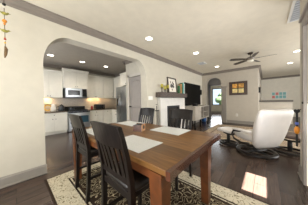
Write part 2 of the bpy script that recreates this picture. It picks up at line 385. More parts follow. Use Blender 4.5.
# lawn and trees outside the hall window
b = MB(); b.box((13.6, -3, -.1), (32, 12, -.05)); struct('lawn', b, grass)
for i, (x, y, r, h, lab) in enumerate([(18.5, 4.1, 1.0, 1.15, 'nearer green tree outside the hall window, crown low in the panes'), (27, 5.2, 1.9, 1.9, 'farther green tree outside the hall window, behind the nearer one')]):
    t = thing('garden_tree', lab, 'tree', (x, y, -.05))
    b = MB(); b.tube([(0, 0, 0), (.05, .02, h*.5), (0, 0, h)], [.14, .1, .07]); b.obj('trunk', bark, t)
    b = MB()
    for k in range(14):
        a = random.uniform(0, 6.28); q = random.uniform(0, .7)*r; b.sphere((q*math.cos(a), q*math.sin(a), h+random.uniform(-.5, .6)*r*.8), r*random.uniform(.3, .5), sub=2, jit=.12)
    b.obj('crown', leaf, t)

# ------------------------------------------------------------------ rugs
def rug(name, x0, x1, y0, y1, label, **k):
    cx, cy = (x0+x1)/2, (y0+y1)/2; hx, hy = (x1-x0)/2, (y1-y0)/2
    b = MB(); b.box((-hx, -hy, 0), (hx, hy, .012), .004)
    o = b.obj(name, rug_mat(name+'_weave', hx, hy, **k)); o.location = (cx, cy, .001)
    return tag(o, label, 'rug')
rug('area_rug', .31, 2.05, -.36, 2.74, 'dark brown rug with cream scroll border under the dining table', border=.34, field=srgb(52, 42, 34), fielddot=srgb(186, 172, 140), borderc=srgb(202, 193, 170), borderdot=srgb(96, 86, 62), edge=srgb(58, 46, 38), sc=6)
rug('area_rug', 4.45, 7.2, -2.6, 1.9, 'pale patterned rug on the living room floor behind the recliner', border=.3, field=srgb(150, 132, 112), fielddot=srgb(206, 194, 176), borderc=srgb(176, 160, 138), borderdot=srgb(120, 100, 82), edge=srgb(110, 92, 78), sc=5)

# ------------------------------------------------------------------ dining table
TZ = .84; X0, X1, Y0, Y1 = .635, 1.78, .44, 2.40
topm = wood_top()
tabw = mat('table_apron_wood', srgb(96, 54, 26), .35, noise=.35, nscale=9, coat=.2)
tabd = mat('table_edge_wood', srgb(82, 46, 30), .22, noise=.35, nscale=9, coat=.5)
t = thing('dining_table', 'large brown plank dining table with thick square legs on the patterned rug', 'table', (1.2, 1.42, .013))
def L(x, y, z=0): return (x-1.2, y-1.42, z-.013)
b = MB(); b.box(L(X0, Y0+.035, TZ-.045), L(X1, Y1-.035, TZ), .006); b.obj('tabletop', topm, t)
for y0, y1 in ((Y0, Y0+.035), (Y1-.035, Y1)):
    b = MB(); ps = [(X0-.005, y0), (X0+.3, y0+.008), (X1-.3, y0+.008), (X1+.005, y0), (X1+.005, y1), (X0-.005, y1)]
    if y0 > 1: ps = [(x, y0+y1-y) for x, y in ps][::-1]
    b.prism([(x-1.2, y-1.42) for x, y in ps], TZ-.058-.013, TZ-.013); b.obj('end_board', tabd, t)
for p, q in (((X0+.02, Y0+.09), (X0+.05, Y1-.09)), ((X1-.05, Y0+.09), (X1-.02, Y1-.09)), ((X0+.05, Y0+.09), (X1-.05, Y0+.12)), ((X0+.05, Y1-.12), (X1-.05, Y1-.09))):
    b = MB(); b.box(L(*p, TZ-.125), L(*q, TZ-.045), .003); b.obj('apron', tabw, t)
for x in (X0+.055, X1-.19):
    for y in (Y0+.13, Y1-.06):
        b = MB(); b.bar([(x-1.2, y-1.42, 0), (x-1.2, y-1.42, .5), (x-1.2, y-1.42, TZ-.06)], [.085, .1, .115], [.085, .1, .115]); b.obj('leg', tabw if x < 1 else tabw, t)
        b = MB(); b.box(L(x-.07, y-.065, TZ-.135), L(x+.07, y-.052, TZ-.062), .003); b.obj('corner_block', tabw, t)

# ------------------------------------------------------------------ dining chairs
def make_chair(label):
    t = thing('dining_chair', label, 'chair', group='dining chairs')
    W = .205
    prof = [(.0, 0), (.018, .2), (.025, .4), (.03, .55), (.025, .68), (-.01, .88), (-.045, 1.02), (-.07, 1.10)]
    for s in (-1, 1):
        b = MB(); b.bar([(x, s*W, z) for x, z in prof], [.045, .04, .04, .045, .04, .035, .03, .028], .036); b.obj('rear_leg', espresso, t)
        b = MB(); b.bar([(.44, s*(W-.02), 0), (.44, s*(W-.02), .6)], [.032, .045], [.032, .045]); b.obj('front_leg', espresso, t)
    def xb(z):
        for (xa, za), (xc, zc) in zip(prof, prof[1:]):
            if za <= z <= zc: return xa+(xc-xa)*(z-za)/(zc-za)
        return prof[-1][0]
    # crest rail, curved in plan
    b = MB(); rings = []
    for i in range(11):
        y = -W-.012+(2*W+.024)*i/10; bow = -.03*(1-(y/W)**2) if abs(y) < W else 0
        top = 1.105+.012*(1-(y/W)**2); x1_, x0_ = xb(1.10)+bow, xb(.94)+bow
        rings.append([(x0_-.012, y, .94), (x0_+.012, y, .94), (x1_+.012, y, top), (x1_-.012, y, top)])
    b.ring_loft(rings); b.obj('crest_rail', espresso, t)
    for k in range(5):
        y = -.136+.068*k; b = MB(); bow = -.03*(1-(y/W)**2)
        b.bar([(xb(z)+bow*(z-.66)/.4+.0, y, z) for z in (.69, .76, .83, .9, .96)], .014, [.042, .036, .036, .042, .048]); b.obj('slat', espresso, t)
    b = MB(); b.box((.012, -W, .655), (.04, W, .70), .004); b.obj('lower_rail', espresso, t)
    b = MB(); b.box((.02, -W+.01, .54), (.45, W-.01, .60), .005); b.obj('seat_frame', espresso, t)
    b = MB(); rings = []
    for zz, k in ((.595, .97), (.61, 1.0), (.63, 1.0), (.648, .94), (.655, .8)):
        rings.append([(.24+q*k, p*k, zz) for p, q in superring(0, 0, .44, .44, 24, 6)])
    b.ring_loft(rings); b.obj('seat', leather, t, smooth=True)
    for s in (-1, 1):
        b = MB(); b.box((.02, s*(W-.01)-.012, .26), (.44, s*(W-.01)+.012, .29)); b.obj('side_stretcher', espresso, t)
    b = MB(); b.box((.43, -W+.02, .36), (.45, W-.02, .39)); b.obj('front_stretcher', espresso, t)
    return t
RZ = .014
ch = make_chair('dark slat-back dining chair nearest the camera, seen from behind, at the table\'s near side')
ch.location = (.525, .93, RZ); ch.rotation_euler = (0, 0, R(0))
dup(ch, (.60, 1.905, RZ), 0, 'dark slat-back dining chair at the near side of the table, closest to the kitchen cooker')
dup(ch, (1.95, 1.15, RZ), R(182), 'dark slat-back dining chair across the table, in front of the fireplace')
dup(ch, (2.0, 2.06, RZ), R(180), 'dark slat-back dining chair across the table, in front of the pantry door')

# placemats and box on the table
pm = []
def placemat(cx, cy, sx, sy, rz, label):
    b = MB(); b.box((-sx/2, -sy/2, 0), (sx/2, sy/2, .004), .0015)
    o = b.obj('placemat', matm); o.location = (cx, cy, TZ+.0005); o.rotation_euler = (0, 0, rz); tag(o, label, 'placemat', 'placemats on the table')
placemat(.87, 1.06, .34, .50, 0, 'grey-white placemat on the near side of the table, beside the nearest chair')
placemat(.87, 1.93, .34, .50, 0, 'grey-white placemat at the near side, in front of the chair closest to the kitchen')
placemat(1.56, 1.08, .36, .50, 0, 'grey-white placemat on the far side, in front of the chair that stands before the fireplace')
placemat(1.57, 2.05, .36, .54, 0, 'grey-white placemat on the far side, behind the little wooden box')
t = thing('napkin_box', 'small wooden box with a light face and round dark cutout on the table', 'box', (1.27, 1.45, TZ), R(20))
b = MB(); b.box((-.055, -.07, 0), (.055, .07, .012)); b.box((-.055, -.07, .012), (-.045, .07, .085)); b.box((.045, -.07, .012), (.055, .07, .10)); b.obj('body', tabd, t)
b = MB(); b.box((-.055, -.08, 0), (.055, -.07, .10), .002); b.obj('front_panel', tanbox, t)
b = MB(); b.lathe([(.03, 0), (.03, .004)], n=16); bmesh.ops.transform(b.bm, matrix=Matrix.Translation((0, -.078, .055))@Matrix.Rotation(R(90), 4, 'X'), verts=b.bm.verts); b.obj('cutout', blackm, t)
b = MB(); b.box((-.042, -.06, .015), (.042, .06, .09)); b.obj('napkins', blackm, t)

# ------------------------------------------------------------------ kitchen
def cab_door(parent, x0, x1, z0, z1, y, face='y', handle=None, name='door'):
    """shaker leaf; face 'y' looks to -y at plane y; face 'x' looks to -x at plane y"""
    def P(a, d, z): return (a, y-d, z) if face == 'y' else (y-d, a, z)
    b = MB(); g = .006; r = .055
    if z1-z0 < .25: r = .03
    b.box(P(x0+g, 0, z0+g), P(x1-g, .012, z1-g))
    for p, q in (((x0+g, z0+g), (x0+r, z1-g)), ((x1-r, z0+g), (x1-g, z1-g)), ((x0+r, z0+g), (x1-r, z0+r)), ((x0+r, z1-r), (x1-r, z1-g))):
        b.box(P(p[0], .012, p[1]), P(q[0], .024, q[1]))
    d = b.obj(name, cab, parent)
    if handle:
        b = MB(); hx, hz = handle; b.sphere(P(hx, .04, hz), .018, sub=1); b.tube([P(hx, .02, hz), P(hx, .04, hz)], .007, 6); b.obj('knob', bronze, d, smooth=True)
    return d
def upper(x0, x1, z0, z1, yf, label, face='y', yb=KB, doors=2, crown=.05):
    t = thing('wall_cabinet', label, 'cabinet', (0, 0, 0), group='white wall cabinets')
    def P(a, d, z): return (a, d, z) if face == 'y' else (d, a, z)
    b = MB(); b.box(P(x0+.002, yf, z0), P(x1-.002, yb-.002, z1)); b.obj('body', cab, t)
    n = doors; wd = (x1-x0)/n
    for i in range(n):
        a0, a1 = x0+wd*i, x0+wd*(i+1); hx = (a1-.04 if i % 2 == 0 else a0+.04) if n > 1 else a1-.04
        cab_door(t, a0, a1, z0, z1, yf, face, (hx, z0+.07))
    b = MB(); e = crown
    poly = [(0, 0), (-.01, 0), (-e*.4, e*.5), (-e, e*.9), (-e, e*1.3), (.05, e*1.3), (.05, 0)]
    p0, p1 = (P(x0-e*.4 if face == 'y' and crown > .06 else x0+.003, yf, z1), P(x1+e*.4 if face == 'y' and crown > .06 else x1-.003, yf, z1))
    rings = []
    out = Vector((0, -1, 0)) if face == 'y' else Vector((-1, 0, 0))
    for p in (p0, p1): rings.append([Vector(p)-out*u+Vector((0, 0, z)) for u, z in poly])
    b.ring_loft(rings); b.obj('cornice', cab, t)
    return t
upper(-.40, .50, 1.5, 2.58, 6.66, 'white wall cabinet at the far left of the kitchen, mostly behind the arch', doors=2)
upper(.50, 1.44, 1.5, 2.58, 6.66, 'white double-door wall cabinet left of the microwave', doors=2)
upper(1.44, 2.44, 1.93, 2.66, 6.52, 'taller white double-door wall cabinet above the microwave', doors=2, crown=.08)
upper(2.44, 3.30, 1.5, 2.58, 6.66, 'white double-door wall cabinet right of the microwave', doors=2)
upper(3.30, 3.88, 1.5, 2.58, 6.66, 'white single-door wall cabinet in the kitchen corner', doors=1)
upper(5.44, 6.60, 1.5, 2.58, 3.90, 'white wall cabinet on the side wall beyond the fridge', 'x', 4.25, 2)
upper(4.38, 5.43, 2.06, 2.60, 3.58, 'white wall cabinet above the stainless fridge', 'x', 4.25, 2)
def base(x0, x1, label, face='y', yf=6.38, yb=KB, doors=2, drawers=True):
    t = thing('base_cabinet', label, 'cabinet', group='white base cabinets')
    def P(a, d, z): return (a, d, z) if face == 'y' else (d, a, z)
    b = MB(); b.box(P(x0+.002, yf, .1), P(x1-.002, yb-.002, .87)); b.box(P(x0+.002, yf+.05, 0), P(x1-.002, yb-.002, .1)); b.obj('body', cab, t)
    wd = (x1-x0)/doors
    for i in range(doors):
        a0, a1 = x0+wd*i, x0+wd*(i+1)
        cab_door(t, a0, a1, .11, .68, yf, face, ((a1-.05) if i % 2 == 0 else a0+.05, .62))
    cab_door(t, x0, x1, .69, .865, yf, face, ((x0+x1)/2, .78), 'drawer')
    return t
base(-.40, .62, 'white base cabinet at the far left of the kitchen, behind the arch')
base(.62, 1.53, 'white base cabinet with drawer left of the cooker')
base(2.43, 3.10, 'white base cabinet just right of the cooker', doors=2)
base(3.10, 3.60, 'narrow white base cabinet at the corner right of the cooker', doors=1)
base(5.44, 6.37, 'white base cabinet on the side wall beyond the fridge', 'x', 3.63, 4.25, 2)
b = MB(); b.box((-.42, 6.33, .872), (1.535, KB-.012, .912), .004); tag(b.obj('countertop', granite), 'brown granite countertop left of the cooker', 'countertop')
b = MB(); b.prism([(2.425, 6.33), (3.58, 6.33), (3.58, 5.44), (4.238, 5.44), (4.238, KB-.012), (2.425, KB-.012)], .872, .912); tag(b.obj('countertop', granite), 'brown granite L-shaped countertop right of the cooker', 'countertop')
bs = mat('backsplash_tile', srgb(190, 180, 166), .35, noise=.12, nscale=30)
b = MB(); b.box((-.42, KB-.012, .9), (4.25, KB, 1.5)); struct('trim_10', b, bs)
# range
t = thing('range_cooker', 'stainless steel range cooker with black cooktop and glass oven door', 'cooker', (1.98, 6.3, 0))
b = MB(); b.box((-.44, 0, .03), (.44, .66, .90), .005); b.obj('body', steel, t)
b = MB(); b.box((-.43, -.03, .32), (.43, -.001, .80), .008); od = b.obj('oven_door', steel, t)
b = MB(); b.box((-.37, -.035, .36), (.37, -.031, .68)); b.obj('window', ovenglass, od)
b = MB(); b.tube([(-.38, -.07, .745), (.38, -.07, .745)], .014); b.tube([(-.36, -.07, .745), (-.36, -.03, .745)], .01); b.tube([(.36, -.07, .745), (.36, -.03, .745)], .01); b.obj('handle', steel, od, smooth=True)
b = MB(); b.box((-.43, -.025, .08), (.43, -.001, .30), .006); b.obj('drawer', steel, t)
b = MB(); b.box((-.44, -.03, .81), (.44, 0, .90), .006); b.obj('control_panel', steeld, t)
for k in range(5):
    b = MB(); b.tube([(-.32+.16*k, -.03, .857), (-.32+.16*k, -.06, .857)], .022, 10); b.obj('knob', black, t)
b = MB(); b.box((-.44, 0, .90), (.44, .62, .915)); b.obj('cooktop', black, t)
for x in (-.27, 0, .27):
    b = MB()
    for yy in (.1, .25, .4, .54): b.box((x-.12, yy-.008, .92), (x+.12, yy+.008, .945))
    for xx in (-.11, 0, .11): b.box((x+xx-.008, .08, .915), (x+xx+.008, .56, .94))
    b.obj('burner_grate', blackm, t)
b = MB(); b.box((-.44, .60, .9), (.44, .675, 1.09), .01); b.obj('back_panel', blackm, t)
b = MB(); b.box((-.12, .595, 1.0), (.12, .6, 1.05)); b.obj('display', black, t)
# pan on the cooker
t = thing('cooking_pot', 'dark pot standing on the cooktop', 'pot', (1.72, 6.5, .946))
b = MB(); b.lathe([(.10, 0), (.11, .01), (.11, .09), (.10, .095)]); b.obj('pot_body', steeld, t, smooth=True)
b = MB(); b.lathe([(.1, .096), (.06, .115), (.015, .12), (.02, .14)]); b.obj('lid', black, t, smooth=True)
# microwave
t = thing('microwave', 'stainless over-the-range microwave below the tall cabinet', 'microwave', (1.94, 6.5, 1.49))
b = MB(); b.box((-.44, 0, 0), (.44, .49, .43), .005); b.obj('body', steel, t)
b = MB(); b.box((-.43, -.025, .05), (.22, -.001, .42), .005); md = b.obj('door', steel, t)
b = MB(); b.box((-.34, -.03, .12), (.13, -.026, .34)); b.obj('window', black, md)
b = MB(); b.tube([(.18, -.05, .1), (.18, -.05, .38)], .012); b.obj('handle', steel, md)
b = MB(); b.box((.235, -.02, .05), (.43, -.001, .42)); b.obj('control_panel', black, t)
b = MB(); b.box((-.43, -.012, .005), (.43, 0, .04)); b.obj('vent_grille', steeld, t)
# fridge
t = thing('refrigerator', 'stainless steel side-by-side fridge with dispenser beside the pantry wall', 'fridge', (3.28, 4.9, 0))
b = MB(); b.box((.06, -.47, .02), (.95, .47, 1.97), .01); b.obj('body', steeld, t)
for y0, y1, n in ((-.465, .10, 1), (.115, .465, 2)):
    b = MB(); b.box((0, y0, .05), (.055, y1, 1.965), .012); d = b.obj('door', steel, t)
    hy = .055 if n == 1 else .165
    b = MB(); b.tube([(-.05, hy, .75), (-.055, hy, 1.2), (-.05, hy, 1.65)], .014); b.tube([(0, hy, .78), (-.05, hy, .78)], .01); b.tube([(0, hy, 1.62), (-.05, hy, 1.62)], .01); b.obj('handle', steel, d, smooth=True)
    if n == 2:
        b = MB(); b.box((-.004, .21, 1.1), (0, .41, 1.45)); b.obj('dispenser', black, d)
# small things on the counters
t = thing('pitcher', 'yellow ring-handled pitcher on the counter left of the cooker', 'pitcher', (1.10, 6.62, .913))
b = MB(); b.lathe([(.075, 0), (.105, .08), (.10, .18), (.065, .27), (.08, .32)]); b.obj('body', paper, t, smooth=True)
b = MB(); b.torus((0, 0, 0), .11, .024); bmesh.ops.transform(b.bm, matrix=Matrix.Translation((-.18, 0, .17))@Matrix.Rotation(R(90), 4, 'X'), verts=b.bm.verts); b.obj('handle', yellow, t, smooth=True)
t = thing('kettle', 'black and steel kettle on the counter right beside the cooker\'s left edge', 'kettle', (1.38, 6.65, .913))
b = MB(); b.lathe([(.1, 0), (.12, .03), (.11, .17), (.07, .25)]); b.obj('body', steeld, t, smooth=True)
b = MB(); b.lathe([(.07, .251), (.03, .28), (.012, .285), (.015, .3)]); b.obj('lid', black, t, smooth=True)
b = MB(); b.tube([(-.09, 0, .2), (-.17, 0, .18), (-.17, 0, .07), (-.1, 0, .05)], .014); b.obj('handle', black, t)
t = thing('toaster_oven', 'black toaster oven on the counter right of the cooker', 'toaster', (3.10, 6.75, .913))
b = MB(); b.box((-.24, -.15, .015), (.24, .15, .24), .02); b.obj('body', blackm, t)
b = MB(); b.box((-.2, -.157, .05), (.1, -.151, .2)); b.obj('door', steeld, t)
for z in (.07, .13, .19):
    b = MB(); b.tube([(.17, -.15, z), (.17, -.17, z)], .014, 8); b.obj('knob', steel, t)
b = MB()
for x in (-.2, .2):
    for y in (-.1, .1): b.box((x-.02, y-.02, 0), (x+.02, y+.02, .015))
b.obj('feet', blackm, t)
b = MB(); b.lathe([(.045, 0), (.05, .02), (.05, .12), (.035, .15), (.038, .17)]); o = b.obj('canister', redm, smooth=True); o.location = (2.70, 6.75, .913); tag(o, 'small red canister on the counter beside the black toaster oven', 'canister')
for x, e in ((.95, 2.2), (2.75, 1.6), (3.1, 1.2)):
    light('AREA', 'under_cabinet_light', (x, 6.86, 1.485), e, (1, .66, .32), .16, .08, (0, .25, -1))
light('AREA', 'under_cabinet_light', (3.65, 6.83, 1.485), .4, (1, .72, .4), .3, .1, (0, .15, -1))

# ------------------------------------------------------------------ recessed ceiling lights
cans = [(2.43, 2.31, 'round recessed ceiling light over the dining table', 14), (4.31, 1.83, 'round recessed ceiling light in front of the fireplace', 14), (6.78, 1.81, 'round recessed ceiling light near the far hall archway', 14),
        (6.64, -.82, 'round recessed ceiling light right of the fan, nearer one', 14), (8.61, -.84, 'round recessed ceiling light right of the fan, the farther one', 14),
        (.89, 5.6, 'leftmost recessed light in the kitchen ceiling', 26), (1.92, 5.65, 'middle recessed light in the kitchen ceiling', 26), (2.93, 5.62, 'rightmost recessed light in the kitchen ceiling', 26)]
first = None
for x, y, lab, e in cans:
    if first is None:
        first = thing('recessed_light', lab, 'ceiling light', (x, y, H), group='recessed ceiling lights')
        b = MB(); b.torus((0, 0, -.004), .095, .012, flat=.5); b.obj('trim_ring', whitem, first, smooth=True)
        b = MB(); b.lathe([(.088, -.003), (.088, -.001)], n=24); b.obj('lens', bulb, first)
    else: dup(first, (x, y, H), 0, lab)
    l = light('SPOT', 'can_light', (x, y, H-.03), e, (1, .88, .72)); l.data.spot_size = R(140); l.data.spot_blend = .8; l.data.shadow_soft_size = .09
# ceiling supply vents
t = thing('ceiling_vent', 'white louvred air vent in the ceiling at the top right', 'vent', (3.62, -.62, H))
b = MB(); b.box((-.42, -.27, -.012), (-.38, .27, 0)); b.box((.38, -.27, -.012), (.42, .27, 0)); b.box((-.38, .23, -.012), (.38, .27, 0)); b.box((-.38, -.27, -.012), (.38, -.23, 0)); b.obj('frame', whitem, t)
for k in range(9):
    b = MB(); x = -.34+.085*k; b.box((x-.028, -.23, -.016), (x+.028, .23, -.010), M=None); o = b.obj('slat', mat('vent_slat', srgb(196, 200, 206), .6) if k == 0 else MATS['vent_slat'], t)
b = MB(); b.box((-.38, -.23, -.003), (.38, .23, -.001)); b.obj('duct_shade', mat('duct_shadow', srgb(120, 124, 130), .8), t)  # grey sheet behind the slats, its colour standing in for the shade inside
t = thing('ceiling_vent', 'small white air vent in the ceiling before the far corner crown', 'vent', (5.7, 2.15, H))
b = MB(); b.box((-.2, -.16, -.01), (.2, .16, 0), .003); b.obj('frame', whitem, t)
for k in range(5):
    b = MB(); b.box((-.17+.07*k, -.13, -.014), (-.13+.07*k, .13, -.0101)); b.obj('slat', MATS['vent_slat'], t)

# ------------------------------------------------------------------ ceiling fan
t = thing('ceiling_fan', 'five-bladed grey ceiling fan hanging over the recliner', 'ceiling fan', (5.68, .41, H), R(0))
b = MB(); b.lathe([(.02, -.07), (.07, -.05), (.085, 0)]); b.obj('canopy', bronze, t, smooth=True)
b = MB(); b.tube([(0, 0, -.05), (0, 0, -.15)], .014); b.obj('downrod', bronze, t)
b = MB(); b.lathe([(.05, -.27), (.12, -.25), (.14, -.21), (.12, -.17), (.05, -.14)]); b.obj('motor_housing', nickel, t, smooth=True)
b = MB(); b.lathe([(.02, -.335), (.07, -.32), (.1, -.285), (.1, -.265)]); b.obj('light_bowl', mat('frosted_glass', srgb(240, 235, 222), .4), t, smooth=True)
for k in range(5):
    a = R(54+72*k)
    M = Matrix.Rotation(a, 4, 'Z')@Matrix.Translation((0, 0, -.22))@Matrix.Rotation(R(13), 4, 'X')
    tmp = MB(); tmp.ring_loft([[(x, -w_/2, -.004), (x, w_/2, -.004), (x, w_/2, .004), (x, -w_/2, .004)] for x, w_ in ((.17, .10), (.3, .13), (.55, .145), (.66, .13), (.69, .09))])
    bmesh.ops.transform(tmp.bm, matrix=M, verts=tmp.bm.verts); bl = tmp.obj('blade', fanm, t)
    tmp = MB(); tmp.box((.1, -.02, -.006), (.26, .02, .008)); bmesh.ops.transform(tmp.bm, matrix=M, verts=tmp.bm.verts); tmp.obj('blade_arm', bronze, bl)

# ------------------------------------------------------------------ fireplace wall
t = thing('fireplace', 'white fireplace surround with black firebox under the dark mantel', 'fireplace', (4.53, YL, 0))
b = MB(); xl, xr = 3.58-4.53, 5.42-4.53
for p, q in (((xl, -.14, 0), (-.53, -.002, 1.40)), ((.39, -.14, 0), (xr, -.002, 1.40)), ((-.53, -.14, 1.08), (.39, -.002, 1.40))): b.box(p, q, .004)
b.obj('surround', stone, t)
b = MB(); b.box((-.53, -.15, 0), (-.46, -.10, 1.08)); b.box((.32, -.15, 0), (.39, -.10, 1.08)); b.box((-.46, -.15, 1.0), (.32, -.10, 1.08)); b.box((-.46, -.15, 0), (.32, -.10, .12)); b.obj('firebox_frame', steeld, t)
b = MB(); b.box((-.46, -.03, .12), (.32, -.004, 1.0)); b.obj('firebox', blackm, t)
b = MB(); b.box((-.46, -.11, .12), (.32, -.10, 1.0)); b.obj('glass', ovenglass if False else mat('firebox_glass', srgb(44, 42, 42), .12), t)
b = MB(); b.box((3.47, YL-.27, 1.42), (5.40, YL-.002, 1.60), .008); tag(b.obj('mantel_shelf', mantelm), 'thick dark wooden mantel shelf above the white fireplace', 'shelf')
MZ = 1.602
def candle(x, h, lab):
    t = thing('candle_holder', lab, 'candle holder', (x, YL-.14, MZ), group='candle holders on the mantel')
    b = MB(); b.lathe([(.06, 0), (.055, .015), (.018, .03), (.014, h*.5), (.022, h*.55), (.014, h*.6), (.014, h-.02), (.05, h)], n=14); b.obj('stem', bronze, t, smooth=True)
    b = MB(); b.lathe([(.04, h+.001), (.055, h+.04), (.052, h+.13), (.05, h+.135)], n=14); b.obj('cup', gold, t, smooth=True)
candle(3.68, .17, 'leftmost candle holder with yellow-green glass cup on the mantel')
candle(3.87, .11, 'shortest candle holder, between two taller ones on the mantel')
candle(4.05, .17, 'candle holder with yellow-green cup beside the framed picture')
t = thing('picture_frame', 'framed dark plant print leaning on the mantel', 'picture', (4.50, YL-.09, MZ), 0)
M = Matrix.Rotation(R(-6), 4, 'X')
def rb(a, c, name, m):
    b = MB(); b.box(a, c); bmesh.ops.transform(b.bm, matrix=M, verts=b.bm.verts); return b.obj(name, m, t)
b = MB()
for p, q in (((-.33, -.02, .0), (-.28, .012, .66)), ((.28, -.02, .0), (.33, .012, .66)), ((-.28, -.02, 0), (.28, .012, .05)), ((-.28, -.02, .61), (.28, .012, .66))): b.box(p, q)
bmesh.ops.transform(b.bm, matrix=M, verts=b.bm.verts); b.obj('frame', mat('frame_pewter', srgb(72, 64, 58), .45, noise=.2), t)
rb((-.28, 0, .05), (.28, .01, .61), 'mat_board', paper)
b = MB()
for k in range(26):
    a = random.uniform(0, 2*PI); q = random.uniform(.02, .14); cx, cz = q*math.cos(a)*1.1, .33+q*math.sin(a)*1.35
    bb = bmesh.new(); bmesh.ops.create_icosphere(bb, subdivisions=1, radius=.045)
    for v in bb.verts: v.co = Vector((v.co.x*.8+cx, v.co.y*.06-.002, v.co.z+cz))
    b.merge(bb)
bmesh.ops.transform(b.bm, matrix=M, verts=b.bm.verts); b.obj('print', mat('ink', srgb(74, 70, 66), .8), t)
for i, (x, wd, h, m, lab) in enumerate([(4.88, .07, .34, greend, 'dark green upright panel standing on the mantel, right of the picture'), (5.0, .09, .42, tan, 'tan wooden upright panel in the middle of the mantel group'), (5.12, .07, .48, greend, 'taller green upright panel beside the tan one on the mantel'), (5.22, .07, .50, tealm, 'pale teal upright panel at the mantel\'s right end'), (5.31, .04, .46, paper, 'off-white upright panel closest to the television on the mantel')]):
    b = MB(); b.box((-wd/2, -.07, 0), (wd/2, .03, h), .003); o = b.obj('upright_panel', m); o.location = (x, YL-.13, MZ); tag(o, lab, 'ornament', 'upright panels on the mantel')
# tool stand left of the fireplace
t = thing('fireplace_tool_set', 'slim black fireplace tool stand against the wall left of the fireplace', 'fireplace tools', (3.36, YL-.14, 0))
b = MB(); b.lathe([(.11, 0), (.11, .02), (.02, .04)]); b.obj('base', blackm, t)
b = MB(); b.tube([(0, 0, .03), (0, 0, 1.12)], .012); b.torus((0, 0, 1.16), .03, .008); b.obj('post', blackm, t)
for i, (dx, n) in enumerate(((-.06, 'poker'), (.06, 'brush'), (0, 'shovel'))):
    b = MB(); b.tube([(dx, -.05, .95), (dx, -.05, .3)], .009)
    if i: b.box((dx-.04, -.07, .16), (dx+.04, -.03, .32), .01)
    b.obj(n, blackm, t)
b = MB(); b.box((-.08, -.06, .93), (.08, .01, .96)); b.obj('hanger', blackm, t)
# television
t = thing('television', 'large flat black television on the wall right of the fireplace', 'television', (6.5, YL, 1.6))
b = MB(); b.box((-.95, -.10, -.57), (.95, -.05, .57), .008); b.obj('casing', blackm, t)
b = MB(); b.box((-.93, -.105, -.54), (.93, -.101, .555)); b.obj('screen', mat('tv_screen', srgb(5, 5, 6), .35, spec=.2), t)
b = MB(); b.box((-.3, -.05, -.2), (.3, -.003, .2)); b.obj('wall_bracket', blackm, t)
b = MB(); b.box((7.62, YL-.09, 1.62), (7.72, YL-.002, 1.92), .015); tag(b.obj('wall_speaker', blackm), 'small black speaker on the wall right of the television', 'speaker')
# tv console
t = thing('media_console', 'greige media console with open dark bays below the television', 'console', (6.3, 2.68, 0))
b = MB(); b.box((-.74, -.26, .95), (1.15, .28, 1.0), .006); b.obj('top', beige, t)
for x in (-.71, -.02, .30, 1.12):
    b = MB(); b.box((x-.025, -.24, .35), (x+.025, .27, .95)); b.obj('divider', beige, t)
b = MB(); b.box((-.73, -.24, .33), (1.14, .27, .38)); b.obj('bottom', beige, t)
b = MB(); b.box((-.7, .25, .38), (1.09, .27, .95)); b.obj('back_panel', blackm, t)
b = MB(); b.box((.33, -.2, .64), (1.09, .25, .67)); b.obj('shelf', beige, t)
for x0, x1 in ((-.68, -.05),):
    b = MB(); b.box((x0, -.25, .385), (x1, -.225, .945), .004); d = b.obj('door', beige, t)
    b = MB(); b.sphere((x1-.06, -.265, .7), .015, sub=1); b.obj('knob', bronze, d)
for x in (-.68, 0, 1.08):
    for y in (-.2, .23):
        b = MB(); b.box((x-.03, y-.03, 0), (x+.03, y+.03, .33)); b.obj('leg', espresso, t)
b = MB(); b.box((-.13, -.09, 0), (.13, .09, .14), .02); o = b.obj('game_console', blackm); o.location = (6.0, 2.62, 1.001); tag(o, 'black electronics box on top of the media console', 'electronics')
b = MB(); b.lathe([(.10, 0), (.13, .05), (.13, .36), (.11, .4)], n=16); o = b.obj('storage_basket', blue, smooth=True); o.location = (7.62, 2.8, 0); tag(o, 'blue basket on the floor beside the media console', 'basket')
# switches, outlet
t = thing('light_switch', 'white triple light switch plate on the wall right of the arch', 'switch', (3.2, YL, 1.39))
b = MB(); b.box((-.11, -.008, -.065), (.11, -.001, .065), .002); b.obj('plate', whitem, t)
for k in (-.06, 0, .06):
    b = MB(); b.box((k-.015, -.013, -.03), (k+.015, -.008, .03)); b.obj('rocker', whitem, t)
t = thing('wall_outlet', 'white outlet plate low on the picture wall', 'outlet', (XF, 1.17, .46))
b = MB(); b.box((-.008, -.045, -.07), (-.001, .045, .07), .002); b.obj('plate', whitem, t)
for z in (-.03, .03):
    b = MB(); b.box((-.011, -.02, z-.018), (-.008, .02, z+.018)); b.obj('socket', basem, t)
# framed four-square picture
t = thing('wall_picture', 'dark wood framed picture of four golden squares beside the far arch', 'picture', (XF, 1.11, 1.89))
b = MB(); fw_, fh = .41, .36
for p, q in (((-.04, -fw_, -fh), (-.002, -fw_+.12, fh)), ((-.04, fw_-.12, -fh), (-.002, fw_, fh)), ((-.04, -fw_+.12, -fh), (-.002, fw_-.12, -fh+.1)), ((-.04, -fw_+.12, fh-.1), (-.002, fw_-.12, fh))): b.box(p, q, .004)
b.obj('frame', mat('walnut_frame', srgb(66, 46, 34), .4, noise=.3, nscale=12), t)
b = MB(); b.box((-.02, -fw_+.12, -fh+.1), (-.01, fw_-.12, fh-.1)); b.obj('mat_board', bronze, t)
sq = [mat('amber_square', srgb(206, 150, 60), .4, noise=.5, nscale=14), mat('straw_square', srgb(226, 206, 140), .4, noise=.3, nscale=14)]
for iy, yy in enumerate((-.14, .14)):
    for iz, zz in enumerate((-.13, .13)):
        b = MB(); b.box((-.03, yy-.115, zz-.11), (-.021, yy+.115, zz+.11), .003); b.obj('square', sq[(iz+1) % 2] if iy else sq[(iz+1) % 2], t)
# unidentified small dark fitting on the wall end
b = MB(); b.box((XF+.3, .2, 1.62), (XF+.42, .279, 1.9), .01); tag(b.obj('wall_fitting', blackm), 'small dark fitting on the end face of the picture wall', 'fitting')
